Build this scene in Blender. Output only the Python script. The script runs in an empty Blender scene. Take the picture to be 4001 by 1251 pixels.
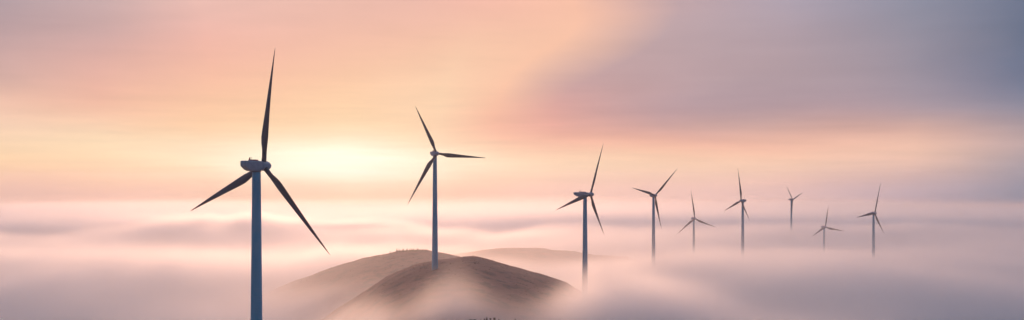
import bpy, bmesh, math, random
from mathutils import Vector, Matrix, noise
random.seed(7)
S = bpy.context.scene
C = S.collection
CZ = 215.0            # camera height above the valley floor
F, CX, HY = 4290.0, 2000.5, 707.0   # focal length, centre and horizon of the photograph (px of 4001)

def at(px, py, D):
    """a point of the landscape seen at px, py and lying D metres away"""
    return Vector(((px-CX)/F*D, D, CZ+(HY-py)/F*D))
def lin(c):
    return tuple((v/255/12.92 if v/255 <= .04045 else ((v/255+.055)/1.055)**2.4) for v in c)

# ------------------------------------------------------------------ materials
def new_mat(name):
    m = bpy.data.materials.new(name); m.use_nodes = True
    nt = m.node_tree; nt.nodes.clear()
    return m, nt
class G:
    """small helper that builds node graphs from expressions"""
    def __init__(s, nt): s.nt = nt
    def node(s, t, **k):
        n = s.nt.nodes.new(t)
        for a, b in k.items(): setattr(n, a, b)
        return n
    def put(s, sock, v):
        if isinstance(v, bpy.types.NodeSocket): s.nt.links.new(v, sock)
        elif v is not None: sock.default_value = v
    def m(s, op, a, b=None, c=None, clamp=False):
        n = s.node('ShaderNodeMath', operation=op, use_clamp=clamp)
        for i, v in enumerate((a, b, c)):
            if v is not None: s.put(n.inputs[i], v)
        return n.outputs[0]
    def ss(s, x, a, b, lo=0.0, hi=1.0, kind='SMOOTHSTEP'):
        n = s.node('ShaderNodeMapRange', interpolation_type=kind)
        for i, v in enumerate((x, a, b, lo, hi)): s.put(n.inputs[i], v)
        return n.outputs[0]
    def mix(s, f, a, b, mode='MIX'):
        n = s.node('ShaderNodeMix', data_type='RGBA', blend_type=mode)
        s.put(n.inputs[0], f); s.put(n.inputs[6], a); s.put(n.inputs[7], b)
        return n.outputs[2]
    def noise(s, vec, scale, detail=3, rough=.5, dist=0.0, typ=None):
        n = s.node('ShaderNodeTexNoise')
        s.put(n.inputs['Vector'], vec); s.put(n.inputs['Scale'], scale)
        s.put(n.inputs['Detail'], detail); s.put(n.inputs['Roughness'], rough); s.put(n.inputs['Distortion'], dist)
        return n
    def mapping(s, vec, loc=(0,0,0), rot=(0,0,0), scale=(1,1,1)):
        n = s.node('ShaderNodeMapping'); s.put(n.inputs[0], vec)
        n.inputs[1].default_value = loc; n.inputs[2].default_value = rot; n.inputs[3].default_value = scale
        return n.outputs[0]
    def ramp(s, fac, stops, interp='LINEAR'):
        n = s.node('ShaderNodeValToRGB'); cr = n.color_ramp; cr.interpolation = interp
        stops = sorted(stops, key=lambda q: q[0])
        cr.elements[0].position = stops[0][0]; cr.elements[0].color = (*stops[0][1], 1)
        cr.elements[1].position = stops[-1][0]; cr.elements[1].color = (*stops[-1][1], 1)
        for p, c in stops[1:-1]:
            e = cr.elements.new(p); e.color = (*c, 1)
        s.put(n.inputs[0], fac); return n.outputs[0]

def surface(name, c1, c2, scale, rough=.5, bump=0.0, metal=0.0, coat=0.0, stretch=(1,1,1), detail=5):
    m, nt = new_mat(name); g = G(nt)
    tc = g.node('ShaderNodeTexCoord')
    v = g.mapping(tc.outputs['Object'], scale=stretch)
    n = g.noise(v, scale, detail, .6)
    b = g.node('ShaderNodeBsdfPrincipled')
    f = g.ss(n.outputs[0], .35, .65)
    g.put(b.inputs['Base Color'], g.mix(f, (*c1,1), (*c2,1)))
    g.put(b.inputs['Roughness'], g.ss(n.outputs[0], .3, .7, rough-.08, rough+.08))
    b.inputs['Metallic'].default_value = metal
    b.inputs['Coat Weight'].default_value = coat
    if bump:
        bp = g.node('ShaderNodeBump'); bp.inputs['Distance'].default_value = bump
        g.put(bp.inputs['Height'], n.outputs[0]); g.put(b.inputs['Normal'], bp.outputs[0])
    o = g.node('ShaderNodeOutputMaterial'); nt.links.new(b.outputs[0], o.inputs[0])
    return m

M = {}
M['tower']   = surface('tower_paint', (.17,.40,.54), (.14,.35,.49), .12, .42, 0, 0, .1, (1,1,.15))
M['nacelle'] = surface('nacelle_paint', (.42,.37,.44), (.35,.31,.38), .5, .4, 0, 0, .15)
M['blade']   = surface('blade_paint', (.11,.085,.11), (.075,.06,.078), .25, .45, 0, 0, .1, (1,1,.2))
M['red']     = surface('red_paint', (.5,.06,.05), (.4,.04,.04), 2, .4)
M['metal']   = surface('grey_metal', (.3,.3,.32), (.22,.22,.24), 2, .5, 0, .6)
M['needle']  = surface('conifer_needles', (.035,.05,.03), (.06,.06,.035), 1.2, .8)
M['leaf']    = surface('autumn_leaves', (.08,.07,.04), (.12,.085,.05), 1.0, .8)
M['bark']    = surface('bark', (.09,.06,.045), (.05,.035,.03), 3, .9)

def ground_mat():
    m, nt = new_mat('heath'); g = G(nt)
    geo = g.node('ShaderNodeNewGeometry'); p = geo.outputs['Position']
    a = g.noise(p, .011, 6, .6).outputs[0]
    b = g.noise(p, .07, 7, .65).outputs[0]
    c = g.noise(p, .6, 4, .6).outputs[0]
    col = g.mix(g.ss(a, .38, .62), (.33,.12,.088,1), (.25,.092,.07,1))
    col = g.mix(g.ss(b, .48, .62), col, (.16,.066,.052,1))
    col = g.mix(g.m('MULTIPLY', g.ss(c, .5, .7), .5), col, (.30,.15,.11,1))
    bs = g.node('ShaderNodeBsdfPrincipled'); g.put(bs.inputs['Base Color'], col)
    bs.inputs['Roughness'].default_value = .95
    bp = g.node('ShaderNodeBump'); bp.inputs['Distance'].default_value = 3.0
    g.put(bp.inputs['Height'], g.m('ADD', b, g.m('MULTIPLY', c, .3))); g.put(bs.inputs['Normal'], bp.outputs[0])
    o = g.node('ShaderNodeOutputMaterial'); nt.links.new(bs.outputs[0], o.inputs[0])
    return m
M['ground'] = ground_mat()

# ------------------------------------------------------------------ object helpers
def link(o, parent=None):
    C.objects.link(o)
    if parent: o.parent = parent
    return o
def build(name, bm, mat, parent=None, smooth=True):
    me = bpy.data.meshes.new(name); bm.to_mesh(me); bm.free()
    me.materials.append(mat)
    if smooth:
        for p in me.polygons: p.use_smooth = True
    return link(bpy.data.objects.new(name, me), parent)
def tag(o, label, cat, group=None, kind=None):
    if label: o['label'] = label
    if cat: o['category'] = cat
    if group: o['group'] = group
    if kind: o['kind'] = kind
    return o
def loft(bm, rings, cap=True):
    vs = [[bm.verts.new(p) for p in r] for r in rings]
    n = len(vs[0])
    for a, b in zip(vs, vs[1:]):
        for i in range(n):
            bm.faces.new((a[i], a[(i+1) % n], b[(i+1) % n], b[i]))
    if cap:
        bm.faces.new(list(reversed(vs[0]))); bm.faces.new(vs[-1])
    return vs
def circle(r, z, n=40, cx=0, cy=0):
    return [(cx+r*math.cos(2*math.pi*i/n), cy+r*math.sin(2*math.pi*i/n), z) for i in range(n)]

# ------------------------------------------------------------------ turbine components (metres)
BL = 50.0
def blade_bm(swing=0.0):
    bm = bmesh.new(); rings = []
    prof = [(0,1.0,1.0),(.02,1.0,1.0),(.06,1.45,.72),(.11,2.3,.5),(.17,3.2,.34),(.22,3.55,.28),(.30,3.3,.24),(.40,2.8,.21),
            (.50,2.35,.19),(.60,1.95,.18),(.70,1.5,.17),(.80,1.08,.16),(.88,.74,.15),(.94,.48,.15),(.98,.27,.15),(1.0,.08,.2)]
    K = 22
    for t, ch, th in prof:
        twist = math.radians(15*(1-t)**2)
        z = 1.1 + t*(BL-1.1)
        w = 0 if t < .04 else min(1, (t-.04)/.14)
        ring = []
        for i in range(K):
            a = 2*math.pi*i/K
            # cylinder at the root, aerofoil further out; leading edge kept on the +x side
            xc, yc = math.cos(a)*1.0*.95, math.sin(a)*1.0*.95
            u = (math.cos(a)+1)/2
            xa = (u-.68)*ch
            ya = th*ch*.5*math.sin(a)*(.35+.65*u**.6)*1.25
            x = xc*(1-w)+xa*w; y = yc*(1-w)+ya*w
            xr = x*math.cos(twist)-y*math.sin(twist); yr = x*math.sin(twist)+y*math.cos(twist)
            yr += 1.4*t*t                      # pre-bend away from the tower
            ring.append((xr+.0*t, yr, z))
        rings.append(ring)
    loft(bm, rings)
    return bm
def hub_bm():
    """spinner: nose towards +Y, origin at the rotor centre"""
    bm = bmesh.new(); rings = []
    for y, r in [(-1.9,1.55),(-1.5,1.85),(-.6,2.05),(.4,2.08),(1.3,1.95),(2.2,1.62),(2.9,1.18),(3.35,.66),(3.55,.2)]:
        rings.append([(r*math.cos(2*math.pi*i/32), y, r*math.sin(2*math.pi*i/32)) for i in range(32)])
    loft(bm, rings)
    bmesh.ops.recalc_face_normals(bm, faces=bm.faces)
    return bm
def superring(w, h, y, zc, n=32, e=.32):
    r = []
    for i in range(n):
        a = 2*math.pi*i/n; c, s_ = math.cos(a), math.sin(a)
        r.append((w/2*math.copysign(abs(c)**e, c), y, zc+h/2*math.copysign(abs(s_)**e, s_)))
    return r
def nacelle_bm():
    """nacelle: front at y=-1.9 (hub side), rear at -13.3, tower axis at y=-4.6"""
    bm = bmesh.new(); rings = []
    for y, w, h, zc in [(-1.9,3.0,3.1,.0),(-2.4,3.5,3.6,-.05),(-3.6,3.8,4.15,-.1),(-6,3.9,4.3,-.12),(-9.5,3.9,4.2,-.05),
                        (-11.2,3.8,3.7,.18),(-12.4,3.65,2.9,.55),(-13.2,3.5,2.35,.78),(-13.35,3.2,2.1,.78)]:
        rings.append(superring(w, h, y, zc))
    loft(bm, rings)
    bmesh.ops.recalc_face_normals(bm, faces=bm.faces)
    return bm
def box(bm, x0, x1, y0, y1, z0, z1):
    v = [bm.verts.new((x, y, z)) for x in (x0, x1) for y in (y0, y1) for z in (z0, z1)]
    for f in ((0,1,3,2),(4,6,7,5),(0,4,5,1),(2,3,7,6),(0,2,6,4),(1,5,7,3)): bm.faces.new([v[i] for i in f])
def hatch_bm():
    bm = bmesh.new(); box(bm, -1.0, 1.0, -9.0, -4.2, 1.9, 2.45)
    bmesh.ops.bevel(bm, geom=bm.edges[:], offset=.12, segments=2, affect='EDGES')
    bmesh.ops.recalc_face_normals(bm, faces=bm.faces); return bm
def mast_bm():
    bm = bmesh.new(); box(bm, -.9, -.78, -8.4, -8.28, 2.4, 3.3); box(bm, .78, .9, -8.4, -8.28, 2.4, 3.3)
    box(bm, -.9, .9, -8.42, -8.26, 3.1, 3.22)
    bmesh.ops.recalc_face_normals(bm, faces=bm.faces); return bm
def lamp_bm():
    bm = bmesh.new(); loft(bm, [[(x, y-8.9, z) for x, y, z in circle(r, z_, 14)] for r, z_ in ((.34,2.4),(.36,2.9),(.25,3.12),(.08,3.2))])
    bmesh.ops.recalc_face_normals(bm, faces=bm.faces); return bm
def rotor_bearing_bm():
    bm = bmesh.new(); loft(bm, [circle(r, z, 36) for r, z in ((1.78,-.35),(1.9,-.3),(1.9,.25),(1.78,.3))]); return bm
def tower_bm(H):
    """tapered steel tube with faint section flanges, base at z=0"""
    bm = bmesh.new(); rings = []
    top, slope = 1.72, .0108
    zs = [0, H*.26, H*.52, H*.78, H]
    r = lambda z: top+(H-z)*slope*min(1, 100/H)
    pts = []
    for a, b in zip(zs, zs[1:]):
        for k in range(6): pts.append((a+(b-a)*k/6, 0))
        if b < H: pts += [(b-.5, 0), (b-.3, 0), (b-.1, 0), (b-.09, .04), (b+.09, .04), (b+.1, 0), (b+.3, 0), (b+.5, 0)]
    pts.append((H, 0))
    seen = set()
    for z, e in sorted(pts):
        if (round(z, 3)) in seen: continue
        seen.add(round(z, 3)); rings.append(circle(r(z)+e, z, 48))
    loft(bm, rings); return bm
def door_bm(r):
    bm = bmesh.new(); box(bm, -.45, .45, -r-.12, -r+.25, 1.6, 3.9)
    bmesh.ops.bevel(bm, geom=bm.edges[:], offset=.05, segments=2, affect='EDGES')
    bmesh.ops.recalc_face_normals(bm, faces=bm.faces); return bm

# hub px, three blade tips px, their depth offsets, distance, nose direction (x, y), height of the hub above its ground, label
GR = 'wind turbines rising out of the fog'
TURB = [
 ((1030,648), [(1074.8,187),(1289.6,997),(743.6,824.6)], [-8.4,-18.3,30.2], 445, (.68,.73), 1009, 102, 0.74,
  'largest wind turbine, tall blue-grey tower running out of the bottom of the picture'),
 ((1706,600), [(1623,416),(1898,617),(1593,799)], [-8.6,21.9,-17.4], 984, (.47,-.88), 1702, 0, 0.8,
  'wind turbine whose whole tower shows, standing on the brown hill'),
 ((2307.5,760), [(2358,559),(2172,821.6),(2361,917.7)], [10.5,-37.1,29.3], 990, (.80,-.60), 2284, 101, 1.3,
  'dark blue wind turbine just beyond the hill with long nacelle seen side-on'),
 ((2560,764), [(2646.7,659),(2468,733.5),(2585,895)], [18.3,-28.2,13.7], 1540, (.59,-.81), 2555.5, 101, 0.75,
  'wind turbine with its blades in a Y, one blade pointing down its tower'),
 ((2715,855), [(2700,745),(2795,888),(2647,914)], [.1,18.6,-22.6], 2020, (.47,-.88), 2717, 101, 0.7,
  'small low wind turbine between the Y-shaped one and one with its nacelle pointing right'),
 ((2896,785), [(2882,655),(2829,825),(2928.5,861)], [-4.4,38.0,-36.0], 1698, (-.88,-.47), 2897, 102, 0.65,
  'slim wind turbine with its nacelle sticking out to the right of the tower'),
 ((3097,780), [(3072,726),(3136.5,752.6),(3095,852)], [-28.6,35.4,-12.0], 2595, (.74,-.67), 3096, 101, 0.75,
  'smallest and faintest wind turbine, two short blades raised in a V'),
 ((3225,888), [(3236.6,803),(3172,925),(3298,903)], [0.,-26.,20.], 2100, (.55,-.83), 3224, 101, 0.7,
  'lowest wind turbine, sunk in the fog nearly up to its hub'),
 ((3418,834), [(3442,710),(3344.6,851),(3456,915)], [7.9,-29.6,25.1], 1745, (.64,-.77), 3416, 101, 0.5,
  'teal-grey wind turbine at the right end of the row'),
]

# ------------------------------------------------------------------ terrain
def interp(pts, x):
    if x <= pts[0][0]: return pts[0][1]
    if x >= pts[-1][0]: return pts[-1][1]
    for (a, u), (b, v) in zip(pts, pts[1:]):
        if a <= x <= b:
            t = (x-a)/(b-a); return u+(v-u)*t
def crest(pts, D, edge):
    q = [((px-CX)/F*D, CZ+(HY-py)/F*D) for px, py in pts]
    return [(q[0][0]-edge, 0)] + q + [(q[-1][0]+edge, 0)]
HILLS = [
 (1060, 350, 160, crest([(1440,1135),(1500,1092),(1567,1057),(1625,1032),(1707,1017),(1818,1004.5),(1858,1007),(1940,1029),(2027,1052),(2115,1078),(2214,1108),(2290,1160)], 1060, 160)),
 (1400, 260, 200, crest([(960,1190),(1075,1140),(1154,1105),(1224,1078),(1293.6,1049),(1352,1032),(1416,1014),(1503,999),(1556,984),(1660,979.6),(1684,983),(1724,990),(1788.5,1003),(1950,1050),(2100,1110)], 1400, 260)),
 (1900, 260, 260, crest([(1750,1000),(1850,985),(1940,975),(2030,972),(2115,974),(2231,987),(2318,1000),(2441,1008),(2560,1030),(2700,1060)], 1900, 400)),
 (690, 60, 90, crest([(1640,1310),(1740,1278),(1800,1266),(1860,1261),(1950,1262),(2010,1269),(2060,1285),(2150,1320)], 690, 90)),
]
def fbm(x, y, s, o=4):
    return noise.fractal(Vector((x*s, y*s, 3.7)), 1.0, 2.0, o)
MOUND = []          # one gentle knoll under each turbine
def terrain(x, y):
    h = 6+14*(fbm(x, y, .0012)+.3)
    acc = [max(0, h)]
    for D, sf, sb, cr in HILLS:
        t = y-D
        z = interp(cr, x*D/max(y, 200) if abs(t) < 500 else x)
        acc.append(z*math.exp(-(t/(sf if t < 0 else sb))**2/2))
    for mx, my, mz in MOUND:
        acc.append(mz*math.exp(-(((x-mx)**2+(y-my)**2)/150**2)/2))
    k = 5.0
    mx_ = max(acc)
    z = mx_+k*math.log(sum(math.exp((a-mx_)/k) for a in acc))-k*math.log(1.0)
    return z + fbm(x, y, .022, 5)*2.0 + fbm(x, y, .12, 3)*.5

for h, tips, w, D, nose, tx, tall, ky, lab in TURB:
    if tall:
        p = at(h[0], h[1], D); MOUND.append((p.x, p.y, p.z-tall-3))

def terrain_mesh():
    bm = bmesh.new()
    xs, ys = [], []
    def axis(a, b, fine0, fine1, df, dc):
        out = []; v = a
        while v < b:
            out.append(v)
            if fine0 <= v < fine1: v += df
            else:
                dist = fine0-v if v < fine0 else v-fine1
                stepv = df+(dc-df)*min(1, dist/3000)
                if v < fine0: v = min(v+max(stepv, df), fine0)
                else: v += max(stepv, df)
        out.append(b); return out
    xs = axis(-6700, 6700, -420, 760, 5.5, 900)
    ys = axis(-3400, 9200, 420, 2050, 6.5, 1200)
    grid = [[bm.verts.new((x, y, terrain(x, y))) for x in xs] for y in ys]
    for j in range(len(ys)-1):
        for i in range(len(xs)-1):
            bm.faces.new((grid[j][i], grid[j][i+1], grid[j+1][i+1], grid[j+1][i]))
    return build('hills', bm, M['ground'])
tag(terrain_mesh(), 'brown heath hills standing above the valley fog', 'hills', None, 'structure')

# ------------------------------------------------------------------ turbines
blade_me = nac_me = hub_me = None
for h, tips, ws, D, nose, tx, tall, ky, lab in TURB:
    H = at(h[0], h[1], D)
    nd = Vector((nose[0], nose[1], 0)).normalized()
    top = H - nd*4.6*ky                                   # tower axis sits behind the rotor
    gz = terrain(top.x, top.y)
    gz0 = min(terrain(top.x+a, top.y+b) for a in (-3,0,3) for b in (-3,0,3))-.4
    root = link(bpy.data.objects.new('wind_turbine', None)); root.location = (top.x, top.y, gz0)
    tag(root, lab, 'wind turbine', GR)
    rel = lambda v: v-Vector((top.x, top.y, gz0))
    Ht = H.z-2.15-gz0
    tw = build('tower', tower_bm(Ht-.25), M['tower'], root)
    rb = 1.72+Ht*.0108*min(1, 100/Ht)
    yb = build('yaw_bearing', rotor_bearing_bm(), M['metal'], root); yb.location = (0, 0, Ht-.1)
    if nac_me is None:
        nac = build('nacelle', nacelle_bm(), M['nacelle'], root); nac_me = nac.data
        hb = build('spinner', hub_bm(), M['nacelle'], root); hub_me = hb.data
    else:
        nac = link(bpy.data.objects.new('nacelle', nac_me), root)
        hb = link(bpy.data.objects.new('spinner', hub_me), root)
    q = Matrix.Rotation(math.atan2(-nd.x, nd.y), 4, 'Z')
    nac.matrix_local = Matrix.Translation(rel(H)) @ q @ Matrix.Diagonal((1, ky, 1, 1))
    hb.matrix_local = Matrix.Translation(rel(H)) @ q
    build('roof_hatch', hatch_bm(), M['red'], nac, False)
    build('wind_sensor', mast_bm(), M['metal'], nac, False)
    build('warning_lamp', lamp_bm(), M['red'], nac)
    for (px, py), w in zip(tips, ws):
        tip = at(px, py, D+w)
        d = (tip-H); L = d.length; z = d.normalized()
        y = (nd-z*nd.dot(z)).normalized(); x = y.cross(z)
        if blade_me is None:
            b = build('blade', blade_bm(), M['blade'], root); blade_me = b.data
        else: b = link(bpy.data.objects.new('blade', blade_me), root)
        # the mesh bends 1.4 m towards +y at its tip: aim so that the tip lands where it should
        ang = math.asin(1.4/BL)
        z2 = (z*math.cos(ang)-y*math.sin(ang)).normalized(); y2 = y*math.cos(ang)+z*math.sin(ang)
        m = Matrix((x, y2, z2)).transposed().to_4x4()
        sc = L/BL
        side = -1 if nose[1] < 0 else 1
        b.matrix_local = Matrix.Translation(rel(H)) @ m @ Matrix.Diagonal((max(1.12, sc), max(1.0, sc), sc, 1))
    print('TURB', lab[:30], 'tower', round(Ht, 1), 'base', round(gz0, 1), 'blades', [round((at(p[0], p[1], D+w)-H).length, 1) for p, w in zip(tips, ws)])

# ------------------------------------------------------------------ trees
def conifer(seed):
    r = random.Random(seed); t = bmesh.new()
    loft(t, [circle(.16, 0, 7), circle(.1, 2.6, 7), circle(.03, 5.6, 7)])
    c = bmesh.new(); n = 12
    loft(c, [circle(1.0, .7, 7), circle(.55, 3.2, 7), circle(.05, 5.8, 7)])
    for k in range(n):
        z = .8+4.9*k/n; rad = (1.9*(1-k/n)**.85+.16)*r.uniform(.75, 1.2)
        for j in range(9):
            a = j/9*2*math.pi+r.uniform(-.3, .3)+k; rr = rad*r.uniform(.7, 1.15); da = .3
            p0 = (0.05*math.cos(a), .05*math.sin(a), z+.35)
            p1 = (rr*math.cos(a-da)*.7, rr*math.sin(a-da)*.7, z+r.uniform(-.05, .1))
            p2 = (rr*math.cos(a), rr*math.sin(a), z-.18*rr)
            p3 = (rr*math.cos(a+da)*.7, rr*math.sin(a+da)*.7, z+r.uniform(-.05, .1))
            v = [c.verts.new(p) for p in (p0, p1, p2, p3)]; c.faces.new(v)
    return t, c
def broadleaf(seed):
    r = random.Random(seed); t = bmesh.new()
    loft(t, [circle(.28, 0, 8), circle(.2, 2, 8), circle(.1, 4.5, 8, .2)])
    for k in range(5):
        a = k*1.26+r.uniform(-.3,.3)
        loft(t, [circle(.1, 1.8+k*.3, 6), circle(.03, 3.6+k*.4, 6, 1.4*math.cos(a), 1.4*math.sin(a))])
    c = bmesh.new()
    blobs = [(r.uniform(-1.6,1.6), r.uniform(-1.6,1.6), r.uniform(2.6,5.2), r.uniform(.7,1.25)) for _ in range(11)]
    for bx, by, bz, br in blobs:
        for _ in range(85):
            d = Vector((r.gauss(0,1), r.gauss(0,1), r.gauss(0,1))).normalized()*br*r.uniform(.5, 1.05)
            p = Vector((bx, by, bz))+d; u = Vector((r.gauss(0,1), r.gauss(0,1), r.gauss(0,1))).normalized()*.2
            w = u.orthogonal().normalized()*.14
            c.faces.new([c.verts.new(p+q) for q in (u, w, -u, -w)])
    return t, c
def protos(fn, mat, seeds):
    out = []
    for s_ in seeds:
        t, c = fn(s_)
        a = bpy.data.meshes.new('trunk'); t.to_mesh(a); t.free(); a.materials.append(M['bark'])
        b = bpy.data.meshes.new('crown'); c.to_mesh(b); c.free(); b.materials.append(mat)
        out.append((a, b))
    return out
CON = protos(conifer, M['needle'], (1, 2, 3)); BRD = protos(broadleaf, M['leaf'], (4, 5))
def plant(name, proto, x, y, s_, lab, cat, grp):
    r = link(bpy.data.objects.new(name, None)); r.location = (x, y, terrain(x, y)-.15)
    r.rotation_euler = (0, 0, random.uniform(0, 6.28)); r.scale = (s_*random.uniform(.85,1.15), s_, s_*random.uniform(.9,1.15))
    tag(r, lab, cat, grp)
    link(bpy.data.objects.new('trunk', proto[0]), r); link(bpy.data.objects.new('crown', proto[1]), r)
for k in range(46):                                     # the row along the far hill's crest
    px = 1552+random.uniform(-6, 118)+ (0 if k else 0)
    D = 1396+random.uniform(-5, 10)
    plant('pine_tree', random.choice(CON), (px-CX)/F*D, D, random.choice((.4,.5,.55,.65,.8)),
          'tiny dark pine in the row along the crest of the farther brown hill', 'tree', 'pines on the crest of the farther hill')
for px, s_ in ((1500,.5),(1524,.6),(1512,.35),(1480,.35)):
    D = 1396
    plant('pine_tree', CON[0], (px-CX)/F*D, D, s_, 'tiny pine on the slope left of the crest row on the farther hill', 'tree', 'pines beside the crest row')
plant('pine_tree', CON[1], (1812-CX)/F*1058, 1058, .42, 'lone small pine on top of the nearer hill, nearer the wind turbine', 'tree', 'pines on the nearer hill')
plant('pine_tree', CON[2], (1847-CX)/F*1058, 1058, .40, 'lone small pine on top of the nearer hill, farther from the wind turbine', 'tree', 'pines on the nearer hill')
for px, s_, fn in ((1800,.45,1),(1822,.55,1),(1840,.62,1),(1856,.5,1),(1878,.45,0),(1893,.5,0),(1902,.62,0),(1916,.45,1),(1932,.5,1),(1950,.35,1)):
    plant('broadleaf_tree' if fn else 'pine_tree', (BRD if fn else CON)[px % 2], (px-CX)/F*690, 690, s_*.75,
          'treetop just showing through the mist at the bottom edge below the hill', 'tree', 'treetops at the bottom edge')
plant('pine_tree', CON[1], (2013-CX)/F*690, 690, .62, 'single thin pine tip right of the clustered treetops at the bottom edge', 'tree', None)

def scrub():
    """low heather and gorse tufts over the visible hillsides"""
    rr = random.Random(21); bm = bmesh.new()
    n = 0
    while n < 2400:
        y = rr.choice((rr.uniform(860, 1075), rr.uniform(860, 1075), rr.uniform(1240, 1410))); x = rr.uniform(-330, 110)*y/1100
        if y < 1100 and x < -150: continue
        if noise.noise(Vector((x*.03, y*.03, 1))) < rr.uniform(-.45, .3): continue
        z = terrain(x, y); s_ = rr.uniform(.3, .85)*(1.3 if y > 1100 else 1); n += 1
        for _ in range(9):
            a = rr.uniform(0, 6.28); d = Vector((math.cos(a), math.sin(a), rr.uniform(.2, 1.3))).normalized()*s_
            w = Vector((-math.sin(a), math.cos(a), 0))*s_*.3
            p = Vector((x, y, z-.1)); c_ = p+d
            bm.faces.new([bm.verts.new(q) for q in (p-w*.4, p+w*.4, c_+w*.6, c_+Vector((0, 0, s_*.25)), c_-w*.6)])
    return build('scrub', bm, M['scrub'], None, False)
M['scrub'] = surface('scrub_leaves', (.22,.09,.068), (.27,.11,.08), .05, .9)
tag(scrub(), 'dark heather and gorse tufts covering the two brown hills', 'scrub', None, 'stuff')

# ------------------------------------------------------------------ fog: soft-topped cloud sea, thinner hollow round the hills
FOG_RHO, SOFT = .032, 38.0
def fog_material(name, rate, far=False):
    m, nt = new_mat(name); g = G(nt)
    geo = g.node('ShaderNodeNewGeometry'); P = geo.outputs['Position']
    sx = g.node('ShaderNodeSeparateXYZ'); g.put(sx.inputs[0], P)
    X, Y, Z = sx.outputs
    def gauss(cx, cy, wx, wy, amp):
        a = g.m('DIVIDE', g.m('SUBTRACT', X, cx), wx); b = g.m('DIVIDE', g.m('SUBTRACT', Y, cy), wy)
        r2 = g.m('ADD', g.m('MULTIPLY', a, a), g.m('MULTIPLY', b, b))
        return g.m('MULTIPLY', g.m('EXPONENT', g.m('MULTIPLY', r2, -1.0)), amp)
    flat = g.mapping(P, scale=(1, .6, 0))
    n1 = g.noise(flat, .00042 if far else .0015, 2, .5).outputs[0]
    top = g.m('ADD', CZ-(72.0 if far else 99.0), g.m('MULTIPLY', g.m('SUBTRACT', n1, .5), 125.0 if far else 30.0))
    if not far:
        # hollow around the two hills, wisps in front of it
        for q in FOG_SHAPE: top = g.m('ADD', top, gauss(*q))
        n2 = g.noise(g.mapping(P, scale=(1,.8,1.6)), .0065, 2, .5, .5).outputs[0]
        top = g.m('ADD', top, g.m('MULTIPLY', g.m('SUBTRACT', n2, .5), 26.0))
        # bigger billows away from the hills
        hx = g.m('DIVIDE', g.m('ADD', X, 30.0), 330.0); hy = g.m('DIVIDE', g.m('SUBTRACT', Y, 1060.0), 330.0)
        aw = g.m('SUBTRACT', 1.0, g.m('EXPONENT', g.m('MULTIPLY', g.m('ADD', g.m('MULTIPLY', hx, hx), g.m('MULTIPLY', hy, hy)), -1.0)))
        n3 = g.noise(g.mapping(P, rot=(0,0,.5), scale=(.7,.9,.6)), .0034, 2, .5, .7).outputs[0]
        aw = g.m('MULTIPLY', aw, g.ss(X, -120, 150, 2.0, .58))
        top = g.m('ADD', top, g.m('MULTIPLY', g.m('MULTIPLY', g.m('SUBTRACT', n3, .5), 80.0), aw))
    d = g.m('DIVIDE', g.m('SUBTRACT', top, Z), 90.0 if far else SOFT, clamp=True)
    d = g.m('MULTIPLY', g.m('MULTIPLY', d, d), FOG_RHO)
    d = g.m('ADD', d, g.m('MULTIPLY', g.m('EXPONENT', g.m('DIVIDE', g.m('SUBTRACT', CZ-106, Z), 26.0)), g.m('MULTIPLY', .0013, g.m('EXPONENT', g.m('MULTIPLY', g.m('POWER', g.m('ABSOLUTE', g.m('DIVIDE', g.m('SUBTRACT', Y, 1400), 520)), 2.0), -1.0))))) if not far else d
    if far:                                            # the fog sea thins out into the distance
        d = g.m('MULTIPLY', d, g.m('EXPONENT', g.m('DIVIDE', g.m('SUBTRACT', 3600.0, Y), 800.0)))
        d = g.m('MINIMUM', d, FOG_RHO)
    v = g.node('ShaderNodeVolumePrincipled')
    v.inputs['Color'].default_value = (.978,.979,.985,1)
    g.put(v.inputs['Density'], d); v.inputs['Anisotropy'].default_value = .69 if far else .74
    o = g.node('ShaderNodeOutputMaterial'); nt.links.new(v.outputs[0], o.inputs['Volume'])
    m.cycles.volume_step_rate = rate
    return m
FOG_SHAPE = [(-60, 1180, 330, 300, -30), (-40, 990, 150, 80, -10),      # hollow round the hills
             (-46, 822, 34, 42, 44), (-110, 835, 36, 42, 38), (-185, 860, 60, 60, 6), (20, 800, 90, 50, 16), (60, 858, 50, 60, 34), (-140, 985, 45, 60, 30),
             (-150, 1225, 120, 60, 24), (-330, 1400, 110, 120, -16),      # mist between the hills
             (88, 930, 56, 62, 42), (130, 1050, 70, 120, 36), (340, 1300, 160, 180, 28), (430, 1620, 250, 250, 12), (353, 1650, 80, 80, 20), (661, 2560, 100, 90, 14), (210, 1500, 60, 60, 6),  # bank rising to the right
             (140, 1790, 290, 160, -34), (590, 2080, 190, 200, -30), (-520, 1480, 240, 130, 32), (-620, 2050, 380, 260, -42), (-400, 980, 150, 130, -24), (420, 900, 140, 110, -20)]
def volume_box(name, x0, x1, y0, y1, z0, z1, mat, lab, cat):
    bm = bmesh.new(); box(bm, x0, x1, y0, y1, z0, z1); bmesh.ops.recalc_face_normals(bm, faces=bm.faces)
    return tag(build(name, bm, mat, None, False), lab, cat, None, 'stuff')
NEARF = 2900
volume_box('fog', -2200, 2400, -900, NEARF, -12, CZ-42, fog_material('fog_near', .2), 'pink and mauve valley fog swirling around the hills and tower feet', 'fog')
volume_box('fog', -6500, 6500, NEARF+1, 9000, -12, CZ-8, fog_material('fog_far', .22, True), 'sea of fog stretching away to the horizon', 'fog')

mh, nt = new_mat('haze_air'); g = G(nt)
v = g.node('ShaderNodeVolumePrincipled'); v.inputs['Color'].default_value = (.98,.97,.97,1)
v.inputs['Density'].default_value = .00005; v.inputs['Anisotropy'].default_value = .6
o = g.node('ShaderNodeOutputMaterial'); nt.links.new(v.outputs[0], o.inputs['Volume'])
volume_box('haze', -6900, 6900, -3500, 9400, -13, CZ+60, mh, 'thin pale air haze over the whole valley', 'haze')

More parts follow.
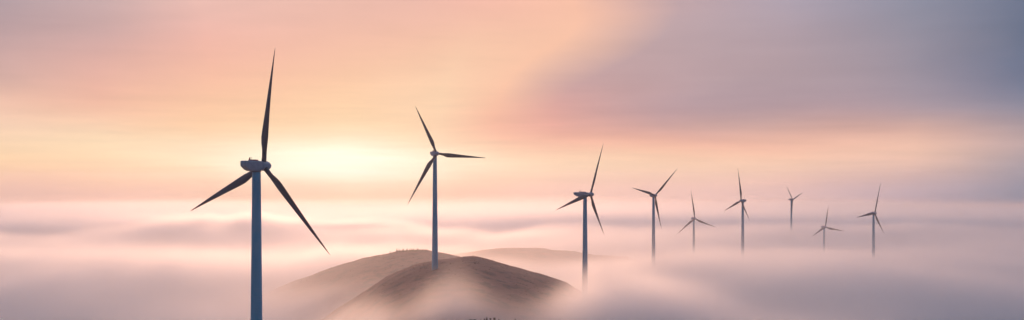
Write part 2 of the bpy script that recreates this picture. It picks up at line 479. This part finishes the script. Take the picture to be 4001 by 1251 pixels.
# ------------------------------------------------------------------ sky
SUN_AZ, SUN_EL = math.radians(-8.6), math.radians(5.0)      # azimuth from +Y towards +X
W = bpy.data.worlds.new('World'); S.world = W; W.use_nodes = True
nt = W.node_tree; nt.nodes.clear(); g = G(nt)
tc = g.node('ShaderNodeTexCoord'); sp = g.node('ShaderNodeSeparateXYZ'); g.put(sp.inputs[0], tc.outputs['Generated'])
dx, dy, dz = sp.outputs
az = g.m('ARCTAN2', dx, dy); el = g.m('ARCSINE', dz)
# slow cloud-like wandering of the coordinates
cv = g.node('ShaderNodeCombineXYZ'); g.put(cv.inputs[0], az); g.put(cv.inputs[1], g.m('MULTIPLY', el, 3.2))
warp = g.noise(cv.outputs[0], 5.0, 3, .5); warp2 = g.noise(g.mapping(cv.outputs[0], loc=(7,3,0)), 4.0, 3, .5)
azw = g.m('ADD', az, g.m('MULTIPLY', g.m('SUBTRACT', warp.outputs[0], .5), .05))
shear = g.m('MULTIPLY', g.ss(el, .150, .055), g.ss(el, .015, .05))
shear = g.m('MULTIPLY', shear, g.m('MULTIPLY', g.ss(az, -.14, .06), g.ss(az, .34, .16)))
azw = g.m('ADD', azw, g.m('MULTIPLY', shear, .115))
elw = g.m('ADD', el, g.m('MULTIPLY', g.m('SUBTRACT', warp2.outputs[0], .5), .022))
ROWS = [0, 100, 200, 270, 330, 380, 420, 450, 480]
COLS = {
 0:    [(180,160,166),(188,158,160),(216,176,166),(246,198,174),(251,214,186),(253,218,180),(252,210,166),(247,198,166),(226,182,168)],
 250:  [(200,172,172),(208,168,164),(228,176,162),(247,190,164),(254,220,186),(254,224,184),(253,214,174),(248,200,162),(232,184,168)],
 520:  [(234,190,180),(240,182,168),(248,192,164),(250,202,166),(251,206,166),(255,232,196),(254,226,184),(250,206,166),(238,192,166)],
 870:  [(236,188,174),(246,192,170),(250,202,168),(252,210,170),(253,218,176),(255,238,204),(255,244,214),(253,226,186),(250,208,172)],
 1040: [(236,186,172),(247,194,170),(251,206,172),(253,213,177),(253,214,174),(254,226,188),(255,232,192),(253,216,174),(248,204,172)],
 1200: [(240,184,168),(250,200,172),(252,210,176),(252,214,178),(251,208,174),(253,216,180),(254,222,184),(250,208,170),(246,198,172)],
 1450: [(248,192,168),(251,198,170),(251,200,170),(249,194,166),(248,186,162),(250,202,172),(253,218,184),(250,208,178),(242,196,180)],
 1700: [(194,166,170),(188,164,168),(200,164,164),(222,166,158),(238,174,158),(250,196,168),(253,214,182),(250,206,180),(238,194,184)],
 2000: [(172,160,174),(180,160,168),(184,158,162),(186,156,162),(214,166,158),(249,190,164),(251,210,182),(242,196,178),(226,188,184)],
 2300: [(140,142,160),(152,146,160),(158,146,158),(160,146,158),(222,176,162),(246,200,176),(236,194,176),(206,176,176),(188,168,180)],
 2576: [(106,116,140),(112,120,142),(116,122,146),(134,134,152),(184,160,162),(196,170,168),(160,152,162),(128,136,156),(118,132,156)],
}
LO, HI = -.06, .30
def rampcol(xpx, cols, zen, low):
    a = math.atan((xpx-1288)/2762)
    st = [(0.0, lin(low))]
    for Yp, c in zip(ROWS, cols):
        e = math.atan((455-Yp)/2762*math.cos(a)); st.append(((e-LO)/(HI-LO), lin(c)))
    st.append((.92, lin(zen)))
    return a, st
fac = g.m('DIVIDE', g.m('SUBTRACT', elw, LO), HI-LO, clamp=True)
prev = None; pa = None
items = []
for xp, cols in COLS.items():
    items.append(rampcol(xp, cols, cols[0], cols[-1]))
SIDE_L = [(0.0, lin((95,105,140))), (.17, lin((120,120,150))), (.3, lin((125,125,152))), (.9, lin((95,110,148)))]  # side skies out of frame, tinted to cool the fog at both edges
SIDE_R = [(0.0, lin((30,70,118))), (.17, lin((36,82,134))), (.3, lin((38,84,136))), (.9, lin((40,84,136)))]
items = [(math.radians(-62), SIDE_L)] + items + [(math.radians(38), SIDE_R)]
for a, st in items:
    c = g.ramp(fac, st, 'B_SPLINE' if len(st) > 5 else 'EASE')
    if prev is None: prev = c
    else: prev = g.mix(g.ss(azw, pa, a, kind='LINEAR'), prev, c)
    pa = a
# long soft cloud streaks
st1 = g.noise(g.mapping(cv.outputs[0], scale=(1.0, 3.4, 1)), 7.0, 4, .55, .3).outputs[0]
st2 = g.noise(g.mapping(cv.outputs[0], rot=(0,0,-.25), scale=(.6, 2.0, 1)), 5.0, 3, .5, .6).outputs[0]
k = g.m('ADD', g.ss(st1, .3, .7, .965, 1.035, 'LINEAR'), g.ss(st2, .3, .7, -.04, .04, 'LINEAR'))
hi = g.ss(el, .10, .03, .3, 1.0)
st3 = g.noise(g.mapping(cv.outputs[0], rot=(0,0,.12), scale=(.5, 2.6, 1)), 16.0, 5, .6, .5).outputs[0]
k = g.m('ADD', g.m('MULTIPLY', g.m('SUBTRACT', g.m('ADD', k, g.ss(st3, .3, .7, -.035, .035, 'LINEAR')), 1.0), hi), 1.0)
st4 = g.noise(g.mapping(cv.outputs[0], rot=(0,0,-.55), scale=(1.0, 1.3, 1)), 3.6, 4, .5, .8).outputs[0]
k = g.m('ADD', k, g.m('MULTIPLY', g.ss(st4, .32, .68, -.045, .045, 'LINEAR'), g.ss(el, .02, .08)))
front = g.mix(1.0, prev, k, 'MULTIPLY')
# the sun behind thin cloud
ga = g.m('DIVIDE', g.m('SUBTRACT', azw, -.150), .10); ge = g.m('DIVIDE', g.m('SUBTRACT', elw, .018), .018)
glow = g.m('EXPONENT', g.m('MULTIPLY', g.m('ADD', g.m('MULTIPLY', ga, ga), g.m('MULTIPLY', ge, ge)), -1.0))
glow = g.m('MULTIPLY', glow, g.ss(st3, .3, .7, .7, 1.2, 'LINEAR'))
front = g.mix(glow, front, (1.2, 1.1, .88, 1))
# overhead and behind the camera: physical sky, tints added to light fog and towers
sky = g.node('ShaderNodeTexSky', sky_type='NISHITA'); sky.sun_disc = False
sky.sun_elevation = SUN_EL; sky.sun_rotation = SUN_AZ; sky.air_density = 1.3; sky.dust_density = 2.0; sky.ozone_density = 2.0
NISH = .12
nish = g.mix(1.0, sky.outputs[0], (NISH, NISH, NISH, 1), 'MULTIPLY')
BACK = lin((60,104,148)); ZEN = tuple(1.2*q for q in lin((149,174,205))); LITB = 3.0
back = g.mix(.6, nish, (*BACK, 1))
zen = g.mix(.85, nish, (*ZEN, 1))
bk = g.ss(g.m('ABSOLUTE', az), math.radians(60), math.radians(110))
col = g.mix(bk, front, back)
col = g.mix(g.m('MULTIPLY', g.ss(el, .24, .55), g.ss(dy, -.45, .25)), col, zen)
# bright peach glow added above the frame, unseen, to warm the fog from ahead
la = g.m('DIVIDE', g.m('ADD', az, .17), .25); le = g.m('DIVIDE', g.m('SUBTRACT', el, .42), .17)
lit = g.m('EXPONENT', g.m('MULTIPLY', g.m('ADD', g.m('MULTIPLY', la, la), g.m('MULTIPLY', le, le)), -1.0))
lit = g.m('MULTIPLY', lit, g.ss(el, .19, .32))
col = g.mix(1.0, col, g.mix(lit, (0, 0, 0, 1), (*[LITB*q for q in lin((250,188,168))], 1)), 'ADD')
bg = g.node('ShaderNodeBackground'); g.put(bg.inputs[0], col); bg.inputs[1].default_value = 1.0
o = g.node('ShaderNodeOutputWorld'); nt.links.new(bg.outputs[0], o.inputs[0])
W.cycles.sampling_method = 'MANUAL'; W.cycles.sample_map_resolution = 1024

sl = bpy.data.lights.new('sun', 'SUN'); sl.energy = 1.15; sl.angle = math.radians(10); sl.color = (1.0, .55, .345)
so = link(bpy.data.objects.new('sun', sl))
sd = Vector((math.sin(SUN_AZ)*math.cos(SUN_EL), math.cos(SUN_AZ)*math.cos(SUN_EL), math.sin(SUN_EL)))
so.rotation_euler = sd.to_track_quat('Z', 'Y').to_euler()

# ------------------------------------------------------------------ camera and render settings
cd = bpy.data.cameras.new('camera'); cam = link(bpy.data.objects.new('camera', cd))
cam.location = (0, 0, CZ); cam.rotation_euler = (math.pi/2, 0, 0)
cd.sensor_width = 36; cd.lens = F/4001*36; cd.shift_y = (HY-625.5)/4001
cd.clip_start = 1; cd.clip_end = 60000
S.camera = cam
S.render.engine = 'CYCLES'
S.view_settings.view_transform = 'Standard'; S.view_settings.look = 'None'
S.view_settings.exposure = 0; S.view_settings.gamma = 1
cy = S.cycles
cy.volume_bounces = 5; cy.max_bounces = 12; cy.diffuse_bounces = 2; cy.glossy_bounces = 2; cy.transparent_max_bounces = 8
cy.volume_max_steps = 256; cy.volume_step_rate = 1.0
cy.use_denoising = True; cy.use_adaptive_sampling = True; cy.adaptive_threshold = .035
cy.sample_clamp_indirect = 8
S.render.threads_mode = 'AUTO'
